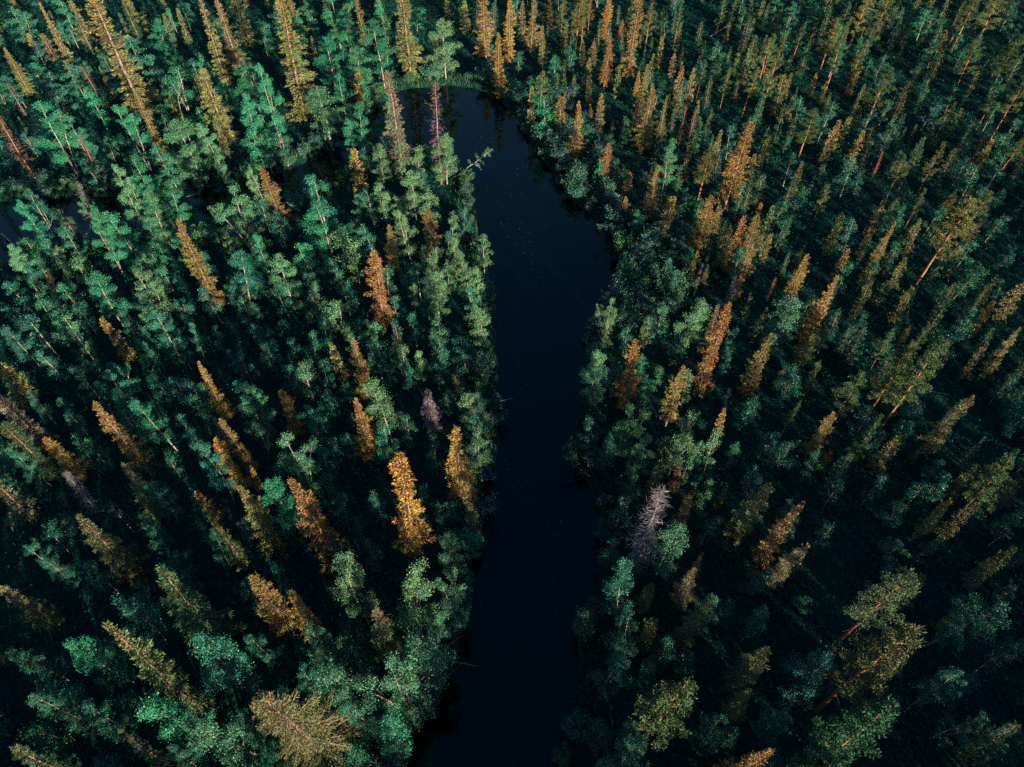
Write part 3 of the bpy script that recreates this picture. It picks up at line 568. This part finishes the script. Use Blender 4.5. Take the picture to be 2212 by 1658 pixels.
for (ox, oy), txt in TABLE.items():
    for item in txt.replace('\n', '').split(';'):
        k, cx, cy, cb, cw, code = item.split()
        tx = ox / 1.736 + float(cx) * SCALE; ty = oy / 1.736 + float(cy) * SCALE
        by = oy / 1.736 + float(cb) * SCALE
        wpx = float(cw) * SCALE
        def foot(by):
            f = (by - ty) / (NADIR[1] - ty)
            p = on_level(tx + (NADIR[0] - tx) * f, by, 0.0)
            t = ray(tx, ty)
            D = math.hypot(p.x, p.y)
            return p, CAM_H + t.z * D / math.hypot(t.x, t.y)
        p, h = foot(by)
        lo, hi = {'S': (3.0, 19), 'P': (5.0, 19), 'B': (3.5, 12.5), 'D': (3.0, 17)}[k]
        step = 0
        while h > hi and step < 60: by -= 3; p, h = foot(by); step += 1
        while h < lo and step < 120: by += 3; p, h = foot(by); step += 1
        # a foot that falls in the water is moved to the bank nearest along the line of sight
        if river_dist(p.x, p.y)[0] < 0.25:
            for dlt in range(1, 40):
                ok = False
                for sgn in (1, -1):
                    p2, h2 = foot(by + sgn * dlt * 4)
                    if river_dist(p2.x, p2.y)[0] > 0.3 and lo * 0.7 < h2 < hi * 1.15:
                        p, h, ok = p2, h2, True; break
                if ok: break
            else:
                continue
        mid = Vector((p.x, p.y, h * 0.6)) - Vector((0, 0, CAM_H))
        w = wpx / FOC * mid.dot(fwd)
        name, cat = KIND[k]
        lib = {'S': SPRUCE_HUGE if w > 5.0 else SPRUCE_BROAD if w > 3.4 else SPRUCE, 'P': PINE_BROAD if w > 3.6 else PINE, 'B': BIRCH, 'D': DEAD}[k]
        if h < 5.5 and k == 'S': lib = YOUNG
        if h < 5.5 and k == 'B': lib = SAPLING
        vi = 0 if (k == 'D' and wpx > 30) else tr_rng.randrange(len(lib)); src = lib[vi]
        look = {id(SPRUCE): ('', 'gappy', 'dense', 'sparse', 'drooping', 'bare-topped', 'columnar', 'straggly', 'full'), id(BIRCH): ('', 'slim-crowned', 'twin-stemmed', 'leafy', 'thin-crowned', 'three-stemmed', 'crooked'), id(PINE): ('', 'slim-crowned', 'round-crowned', 'high-crowned', 'low-branched'), id(SAPLING): ('', 'twin-stemmed', 'thin'), id(YOUNG): ('', 'sparse', 'dense'), id(DEAD): ('', 'bristly', 'drooping'), id(SPRUCE_BROAD): ('', 'shaggy')}.get(id(lib), [''] * 9)[vi]
        sz = h / src['H']; sxy = w / src['W']
        sxy = max(0.55 * sz, min(1.9 * sz, sxy))
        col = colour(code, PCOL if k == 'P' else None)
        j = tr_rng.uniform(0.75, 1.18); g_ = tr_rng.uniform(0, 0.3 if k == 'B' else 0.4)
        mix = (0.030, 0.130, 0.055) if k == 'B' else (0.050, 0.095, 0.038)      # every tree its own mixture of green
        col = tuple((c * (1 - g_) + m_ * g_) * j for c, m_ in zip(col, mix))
        if k == 'S': bark, twig, cone = (0.24, 0.16, 0.13), (0.20, 0.13, 0.105), (0.26, 0.10, 0.025)
        elif k == 'P': bark, twig, cone = (0.30, 0.13, 0.07), (0.20, 0.10, 0.06), None
        elif k == 'B': bark, twig, cone = (0.30, 0.25, 0.22), (0.12, 0.075, 0.06), None
        else: bark, twig, cone = tuple(0.3 * a + 0.7 * b for a, b in zip(col, (0.22, 0.175, 0.17))), col, None
        quat = Quaternion((tr_rng.uniform(-1, 1), tr_rng.uniform(-1, 1), 0), math.radians(tr_rng.uniform(0, 3.5 if k != 'B' else 6)))
        plant(name, cat, src, (p.x, p.y, float(ground_z(p.x, p.y)[0]) - 0.06), tr_rng.uniform(0, 6.28), sxy, sz, col, bark, twig, cone, quat,
              kind=k, code=code, look=look, h=h, w=w, x=p.x, y=p.y)
        BASES.append((p.x, p.y))
print('hand placed', len(BASES))
print('part3', round(_t.time() - _T0, 1))

# ------------------------------------------------------------------ leaning and fallen trunks along the banks
def line_plant(name, cat, src, a_px, b_px, zb, thick, leafcol, barkcol, twigcol, za=0.05, **info):
    A = on_level(*a_px, 0.0); A.z = float(ground_z(A.x, A.y)[0]) if za is None else za
    B = on_level(*b_px, zb)
    v = B - A
    q = Vector((0, 0, 1)).rotation_difference(v.normalized())
    s = v.length / src['H']
    return plant(name, cat, src, A, random.uniform(0, 6.28), s * thick, s, leafcol, barkcol, twigcol, None, q, x=A.x, y=A.y, h=v.length, w=1.0, **info)
def cp(ox, oy, x, y): return (ox / 1.736 + x * SCALE, oy / 1.736 + y * SCALE)
GREYB, WHITEB, REDB = (0.16, 0.14, 0.14), (0.27, 0.23, 0.21), (0.34, 0.14, 0.08)
LEAN_BIRCH = make_birch(48, H=8, R=0.9, clear=0.5, limbs=9, per=30, clump=0.33, twist=0.5)
line_plant('leaning_birch', 'birch', LEAN_BIRCH, cp(950, 0, 1630, 1500), cp(950, 0, 2000, 1260), 2.2, 1.0, colour('dp'), WHITEB, (0.3, 0.22, 0.2), fixed='white birch toppled out over the water from the inner bend bank')
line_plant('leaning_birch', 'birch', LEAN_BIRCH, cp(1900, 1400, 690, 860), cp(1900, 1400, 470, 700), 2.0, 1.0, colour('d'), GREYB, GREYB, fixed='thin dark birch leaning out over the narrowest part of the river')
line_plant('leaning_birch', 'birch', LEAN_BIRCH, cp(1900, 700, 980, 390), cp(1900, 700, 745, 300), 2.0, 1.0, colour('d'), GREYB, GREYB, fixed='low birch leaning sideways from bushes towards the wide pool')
for pts, z, lab, col in [
    (((1450, 1040), (1720, 795)), 0.7, 'bare grey fallen trunk reaching from the bank towards a fan of branches', GREYB),
    (((1510, 760), (1850, 830)), 0.9, 'pale bare fallen trunk lying straight out over the river', (0.36, 0.27, 0.24)),
    (((1510, 715), (1740, 560)), 1.0, 'reddish bare fallen trunk slanting up over the river', REDB),
    (((1570, 725), (1730, 680)), 0.8, 'short bare fallen trunk between two longer ones over the river', GREYB)]:
    line_plant('fallen_tree', 'fallen tree', LOG[len(lab) % 3], cp(950, 2128, *pts[0]), cp(950, 2128, *pts[1]), z, 0.7, col, col, col, fixed=lab)
for (ox, oy), a, b, lab, col in [
    ((1900, 0), (1690, 310), (1850, 195), 'pale fallen trunk propped among small spruces beyond the bend', (0.30, 0.24, 0.2)),
    ((1900, 0), (1960, 370), (2090, 300), 'grey fallen trunk lying beside slender pines', GREYB),
    ((1900, 0), (1055, 1290), (1005, 1250), 'short weathered log lying in the bushes by the pool', (0.3, 0.25, 0.22)),
    ((0, 0), (1550, 1640), (1660, 1600), 'grey driftwood log stranded at the edge of the side channel', (0.3, 0.27, 0.27)),
    ((0, 0), (1390, 1578), (1510, 1585), 'thin grey branch lying along the side channel bank', GREYB),
    ((2840, 1400), (720, 830), (760, 760), 'short pale log stump lying on dark open ground', WHITEB),
    ((2840, 1400), (1910, 1435), (2110, 1290), 'long reddish fallen trunk on the dark forest floor', (0.36, 0.24, 0.2)),
    ((2840, 700), (1670, 1640), (1710, 1590), 'small pale log beyond the big orange-limbed pines', WHITEB),
    ((1900, 2128), (875, 1330), (852, 1110), 'bluish-white fallen birch trunk lying along the river bank', WHITEB),
    ((1900, 2128), (600, 700), (603, 520), 'thin bluish fallen stem lying in the shallow water edge', GREYB),
    ((950, 0), (2200, 800), (2140, 720), 'bare grey fallen branch beside the bend shore bushes', (0.3, 0.25, 0.24)),
    ((0, 700), (20, 400), (200, 570), 'thin dark trunk fallen across the side channel', GREYB),
    ((950, 1400), (2000, 245), (2160, 205), 'slim white branch sticking out over the narrow river', WHITEB)]:
    line_plant('fallen_log', 'log', LOG[len(lab) % 3], cp(ox, oy, *a), cp(ox, oy, *b), 0.25, 0.9, col, col, col, za=0.12, fixed=lab)
# arched bare birch stem by the side channel
ab = MB(); s = np.linspace(0, 1, 9)
ab.tube(np.column_stack([0.9 * s ** 1.5 + 1.0 * np.clip(s - 0.6, 0, 1) * 2, 0 * s, 6.5 * s - 3.0 * np.clip(s - 0.55, 0, 1) ** 1.5]), 0.07 * (1 - 0.85 * s), 6)
at = MB()
for k in range(7):
    z = 3.5 + 0.35 * k; at.tube([[0.5 + 0.1 * k, 0, z], [0.8 + 0.1 * k, (-1) ** k * 0.3, z + 0.25], [1.0 + 0.1 * k, (-1) ** k * 0.55, z + 0.2]], [0.015, 0.01, 0.004], 3)
A = on_level(*cp(0, 0, 1580, 1180), 0)
plant('bent_birch_stem', 'birch', {'trunk': ab.mesh('bent_trunk', M_BIRCHBARK, True), 'branches': at.mesh('bent_twigs', M_TWIG)}, A, 0.2, 1, 1.35, GREYB, WHITEB, WHITEB,
      fixed='bare birch stem bent over in an arch beside the side channel', x=A.x, y=A.y, h=6, w=1)

# ------------------------------------------------------------------ bushes on the banks, saplings and young spruces between the trees
fr = np.random.default_rng(99)
def visible(x, y, z=1.0, m=60):
    v = Vector((x, y, z - CAM_H)); dpt = v.dot(fwd)
    if dpt < 1: return False
    right = v.x; up = v.dot(Vector((0, math.cos(PITCH), math.sin(PITCH))))
    px = 1106 + FOC * right / dpt; py = 829 - FOC * up / dpt
    return -m < px < 2212 + m and -m < py < 1658 + m
nb = 0
PB = np.array(BASES)
cand = np.concatenate([np.column_stack([fr.uniform(-80, 80, 9000), fr.uniform(6, 112, 9000)]), np.column_stack([fr.uniform(4, 34, 3000), fr.uniform(40, 100, 3000)])])
dist = river_dist(cand[:, 0], cand[:, 1])
shr = []
for (x, y), d in zip(cand, dist):
    if not (0.12 < d < 6.5) or not visible(x, y): continue
    # the bush belt is broad on the outer bank of the bend and thin elsewhere
    outer = x > 4 and 44 < y < 100
    if d > (6.5 if outer else 1.6): continue
    if shr and np.min(np.hypot(*(np.array(shr) - (x, y)).T)) < (0.95 if outer else 1.1): continue
    shr.append((x, y))
    src = SHRUB[fr.integers(3)]; sc = fr.uniform(0.75, 1.25) * (1.0 if outer else 0.9)
    plant('willow_shrub', 'shrub', src, (x, y, float(ground_z(x, y)[0]) - 0.05), fr.uniform(0, 6.28), sc, sc * fr.uniform(0.8, 1.2), tuple(c * fr.uniform(0.8, 1.2) for c in ((0.018, 0.078, 0.062) if fr.random() < 0.75 else (0.025, 0.095, 0.045))), GREYB, (0.16, 0.11, 0.09),
          under=('low willow bush' if sc < 0.95 else 'bushy willow shrub') + (' in the shore belt' if outer else ' on the shore'), x=x, y=y, h=1.7, w=2.5)
    if len(shr) >= 300: break
print('shrubs', len(shr))
allb = [tuple(b) for b in BASES] + shr
n_s = n_y = 0
cand = np.concatenate([np.column_stack([fr.uniform(-85, 85, 5000), fr.uniform(5, 118, 5000)]), np.column_stack([fr.uniform(4, 75, 2500), fr.uniform(5, 105, 2500)])]); fr.shuffle(cand)
dist = river_dist(cand[:, 0], cand[:, 1])
for (x, y), d in zip(cand, dist):
    if d < 0.9 or not visible(x, y): continue
    if np.min(np.hypot(*(np.array(allb) - (x, y)).T)) < 1.3: continue
    right = x > 8 and (y < 100)
    z = float(ground_z(x, y)[0]) - 0.05
    birchy = fr.random() < (0.35 if right or y > 88 else 0.85)
    if birchy and n_s < 290:
        src = SAPLING[fr.integers(3)]; sc = fr.uniform(0.45, 1.0)
        q = Quaternion((fr.uniform(-1, 1), fr.uniform(-1, 1), 0), math.radians(fr.uniform(0, 8)))
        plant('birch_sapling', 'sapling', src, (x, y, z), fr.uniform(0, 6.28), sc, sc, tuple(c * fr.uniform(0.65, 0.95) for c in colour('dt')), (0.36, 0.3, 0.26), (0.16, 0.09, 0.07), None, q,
              under=('tiny' if sc < 0.6 else 'slender' if sc < 0.8 else 'leafy') + ' birch sapling', x=x, y=y, h=3, w=1.5); n_s += 1
    elif not birchy and n_y < 270:
        src = YOUNG[fr.integers(3)]; sc = fr.uniform(0.4, 1.0)
        plant('young_spruce', 'young spruce', src, (x, y, z), fr.uniform(0, 6.28), sc, sc, tuple(c * fr.uniform(0.8, 1.2) for c in colour('gd' if fr.random() < 0.5 else 'gy')), (0.26, 0.17, 0.13), (0.2, 0.13, 0.1), None, None,
              under=('tiny' if sc < 0.6 else 'small' if sc < 0.8 else 'bushy') + ' young spruce', x=x, y=y, h=3, w=1.2); n_y += 1
    else: continue
    allb.append((x, y))
print('saplings', n_s, 'young', n_y)

# ------------------------------------------------------------------ uncountable growth on the ground
def scatter(n, xr, yr):
    P = np.column_stack([fr.uniform(*xr, n), fr.uniform(*yr, n)]); d = river_dist(P[:, 0], P[:, 1]); return P, d
P, d = scatter(60000, (-80, 80), (4, 120)); P = P[d > 0.5]; d = d[d > 0.5]
Z = ground_z(P[:, 0], P[:, 1], d)
mb = MB()
HT = 0.15 + 0.75 * fr.random(len(P)) ** 2
for k in range(7):
    n = len(P)
    C = np.column_stack([P + fr.normal(size=(n, 2)) * 0.20, Z + fr.uniform(0.05, 1.0, n) * HT])
    mb.quads(leaf_quads(C, rand_unit(fr, n) * [1, 1, 0.5] + [0, 0, 0.35], fr.uniform(0.10, 0.24, n), fr.uniform(0.06, 0.13, n), rand_unit(fr, n) + [0, 0, 1.0]), fr.uniform(0, 1, n))
o = bpy.data.objects.new('undergrowth', mb.mesh('undergrowth', M_UNDER)); scene.collection.objects.link(o); o.color = (0.005, 0.060, 0.046, 1)
tag(o, 'low berry bushes and moss covering the forest floor', 'undergrowth', kind='stuff')
P, d = scatter(120000, (-60, 60), (5, 112)); k_ = (d > 0.02) & (d < 1.6); P = P[k_][:9000]; d = d[k_][:9000]
Z = ground_z(P[:, 0], P[:, 1], d)
mb = MB()
for k in range(4):
    n = len(P)
    C = np.column_stack([P + fr.normal(size=(n, 2)) * 0.08, Z - 0.02])
    mb.quads(leaf_quads(C, fr.normal(size=(n, 3)) * [0.4, 0.4, 0.1] + [0, 0, 1.0], fr.uniform(0.3, 0.75, n), fr.uniform(0.02, 0.045, n), rand_unit(fr, n) * [1, 1, 0.2]), fr.uniform(0, 1, n))
o = bpy.data.objects.new('bank_sedge', mb.mesh('bank_sedge', M_LEAF)); scene.collection.objects.link(o); o.color = (0.035, 0.085, 0.025, 1)
tag(o, 'tall green sedge grass fringing the river banks', 'sedge', kind='stuff')
# specks of leaves and foam drifting on the water
P, d = scatter(30000, (-40, 40), (5, 105)); P = P[d < -0.4]; P = P[(np.sin(P[:, 0] * 0.9 + 2 * np.sin(P[:, 1] * 0.23)) > 0.55) | (fr.random(len(P)) < 0.04)][:330]
n = len(P); mb = MB()
mb.quads(leaf_quads(np.column_stack([P, np.full(n, WATER_Z + 0.004)]), fr.normal(size=(n, 3)) * [1, 1, 0], fr.uniform(0.04, 0.10, n), fr.uniform(0.03, 0.06, n), np.tile([0, 0, 1.0], (n, 1))), fr.uniform(0, 1, n))
o = bpy.data.objects.new('floating_leaves', mb.mesh('floating_leaves', M_LEAF)); scene.collection.objects.link(o); o.color = (0.16, 0.15, 0.12, 1)
tag(o, 'tiny pale leaf specks drifting on the dark river', 'leaves', kind='stuff')
# the wood goes on unseen behind and beside the camera, added to shade the near trees
mb = MB()
P = np.column_stack([fr.uniform(-80, 110, 1900), fr.uniform(-70, 3.0, 1900)])
P = np.concatenate([P, np.column_stack([fr.choice([-1, 1], 1100) * fr.uniform(22, 125, 1100), fr.uniform(0, 140, 1100)]), np.column_stack([fr.uniform(-90, 90, 300), fr.uniform(108, 140, 300)])])
d = river_dist(P[:, 0], P[:, 1]); P = P[d > 1.0]
keep = [p for p in P if not visible(p[0], p[1], 0.0, 30) and not visible(p[0], p[1], 14.0, 12)]
for x, y in keep:
    near = visible(x, y, 0.0, 420) or visible(x, y, 14.0, 420)
    if near and fr.random() < 0.35: continue
    h = fr.uniform(6, 13) if near else fr.uniform(10, 18); w = fr.uniform(0.9, 1.5) if near else fr.uniform(1.3, 2.2); n = 620 if near else 150; f = 0.5 if near else 1.0
    t = fr.uniform(0.08, 1, n) ** 1.0; a = fr.uniform(0, 6.28, n); rr = w * (1 - t) ** 0.8 * fr.uniform(0.1, 0.75, n)
    hd = np.column_stack([np.cos(a), np.sin(a), -0.25 + 0 * a])
    C = np.column_stack([x + hd[:, 0] * rr, y + hd[:, 1] * rr, t * h])
    mb.quads(leaf_quads(C, hd, f * fr.uniform(0.4, 0.8, n) * (0.5 + w * (1 - t)), f * fr.uniform(0.25, 0.5, n) * (0.6 if near else 1), rand_unit(fr, n) + [0, 0, 0.6]), fr.uniform(0, 1, n))
    mb.tube([[x, y, 0], [x, y, h * 0.98]], [0.12, 0.02], 5)
o = bpy.data.objects.new('woodland', mb.mesh('woodland', M_NEEDLE)); scene.collection.objects.link(o); o.color = (*COL['g'], 1)
tag(o, 'mass of conifers carrying the forest on out of view, added for their shade', 'woodland', kind='stuff')
print('woodland', len(keep))

# ------------------------------------------------------------------ labels
def size_word(t):
    lim = {'S': (5.5, 9, 13), 'P': (7, 10, 13.5), 'B': (5.5, 7.5, 10), 'D': (6, 9, 13)}[t['kind']]
    return ['small', 'medium', 'tall', 'towering'][sum(t['h'] > l for l in lim)]
def shape_word(t):
    q = t['w'] / t['h']
    lim = {'S': (0.15, 0.26), 'P': (0.18, 0.32), 'B': (0.24, 0.42), 'D': (0.15, 0.24)}[t['kind']]
    return ['narrow', '', 'broad'][sum(q > l for l in lim)]
RD = river_dist([t['x'] for t in THINGS], [t['y'] for t in THINGS])
def side(x, y):
    # inside the meander: west of the main reach and nearer than the side channel
    cx = on_level(1106, 700).x
    far = (y > on_level(1000, 190).y and x > -6) or (x <= -6 and y > on_level(400, 440).y - 0.0)
    if x > 3 and y < on_level(1000, 190).y: return 'on the outer bank'
    return 'across the bend' if far else 'inside the bend'
for t, d in zip(THINGS, RD):
    t['d'] = d
    if 'fixed' in t: t['label'] = t['fixed']; continue
    if 'under' in t: continue
    c = CWORD[t['code'][0]]
    base = [size_word(t), shape_word(t), t['look'], c, t['cat']]
    t['core'] = ' '.join(w for w in (c, t['cat']))
    where = side(t['x'], t['y'])
    if d < 2.0: near = "on the shore " + where
    elif d < 7: near = 'near the water ' + where
    else: near = 'deep in the wood ' + where
    t['label'] = ' '.join(w for w in base if w) + ' ' + near
from collections import Counter
free = [t for t in THINGS if 'code' in t]
cnt = Counter(t['label'] for t in free)
XY = np.array([(t['x'], t['y']) for t in free])
def nearest(t, k):
    dd = np.hypot(XY[:, 0] - t['x'], XY[:, 1] - t['y']); return [free[i] for i in np.argsort(dd)[1:k + 1]]
for rnd in range(2):
    cnt = Counter(t['label'] for t in free)
    for t in free:
        if cnt[t['label']] > 1:
            n1 = nearest(t, 2)[rnd]
            t['new'] = t['label'] + (' beside ' if rnd == 0 else ' and ') + ' '.join(w for w in (size_word(n1), n1['core']) if w)
            if len(t['new'].split()) > 16: t['new'] = t['new'].replace(' deep in the wood', '').replace(' near the water', '')
            if len(t['new'].split()) > 16: t['new'] = t['label']
    for t in free:
        if 'new' in t: t['label'] = t.pop('new')
for t in THINGS:                                      # small growth is told apart by the trees it stands between
    if 'under' in t:
        dd = np.argsort(np.hypot(XY[:, 0] - t['x'], XY[:, 1] - t['y']))
        n1, n2 = free[dd[0]], free[dd[1]]
        t['label'] = t['under'] + ' between ' + size_word(n1) + ' ' + n1['core'] + ' and ' + ('' if t['cat'] == 'shrub' else size_word(n2) + ' ') + n2['core']
        if len(t['label'].split()) > 16: t['label'] = t['under'] + ' between ' + n1['core'] + ' and ' + n2['core']
UG = {'shrub': 'willow bushes along the banks', 'sapling': 'birch saplings in the undergrowth', 'young spruce': 'young spruces in the undergrowth'}
cnt = Counter(t['label'] for t in THINGS)
for t in THINGS:
    t['obj']['label'] = t['label']
    t['obj']['group'] = t['label'] if cnt[t['label']] > 1 else UG.get(t['cat'] if 'under' in t else None) or {'S': 'spruces of the river forest', 'P': 'pines of the river forest', 'B': 'birches of the river forest', 'D': 'dead spruces of the river forest'}.get(t.get('kind'), 'fallen and leaning trunks')
print('things', len(THINGS), 'labels', len(cnt), 'shared', sum(v for v in cnt.values() if v > 1), Counter(t['name'] for t in THINGS))
print('unique tris', sum(2 * len(m.polygons) for m in bpy.data.meshes if m.users))
print('script seconds', round(_t.time() - _T0, 1))
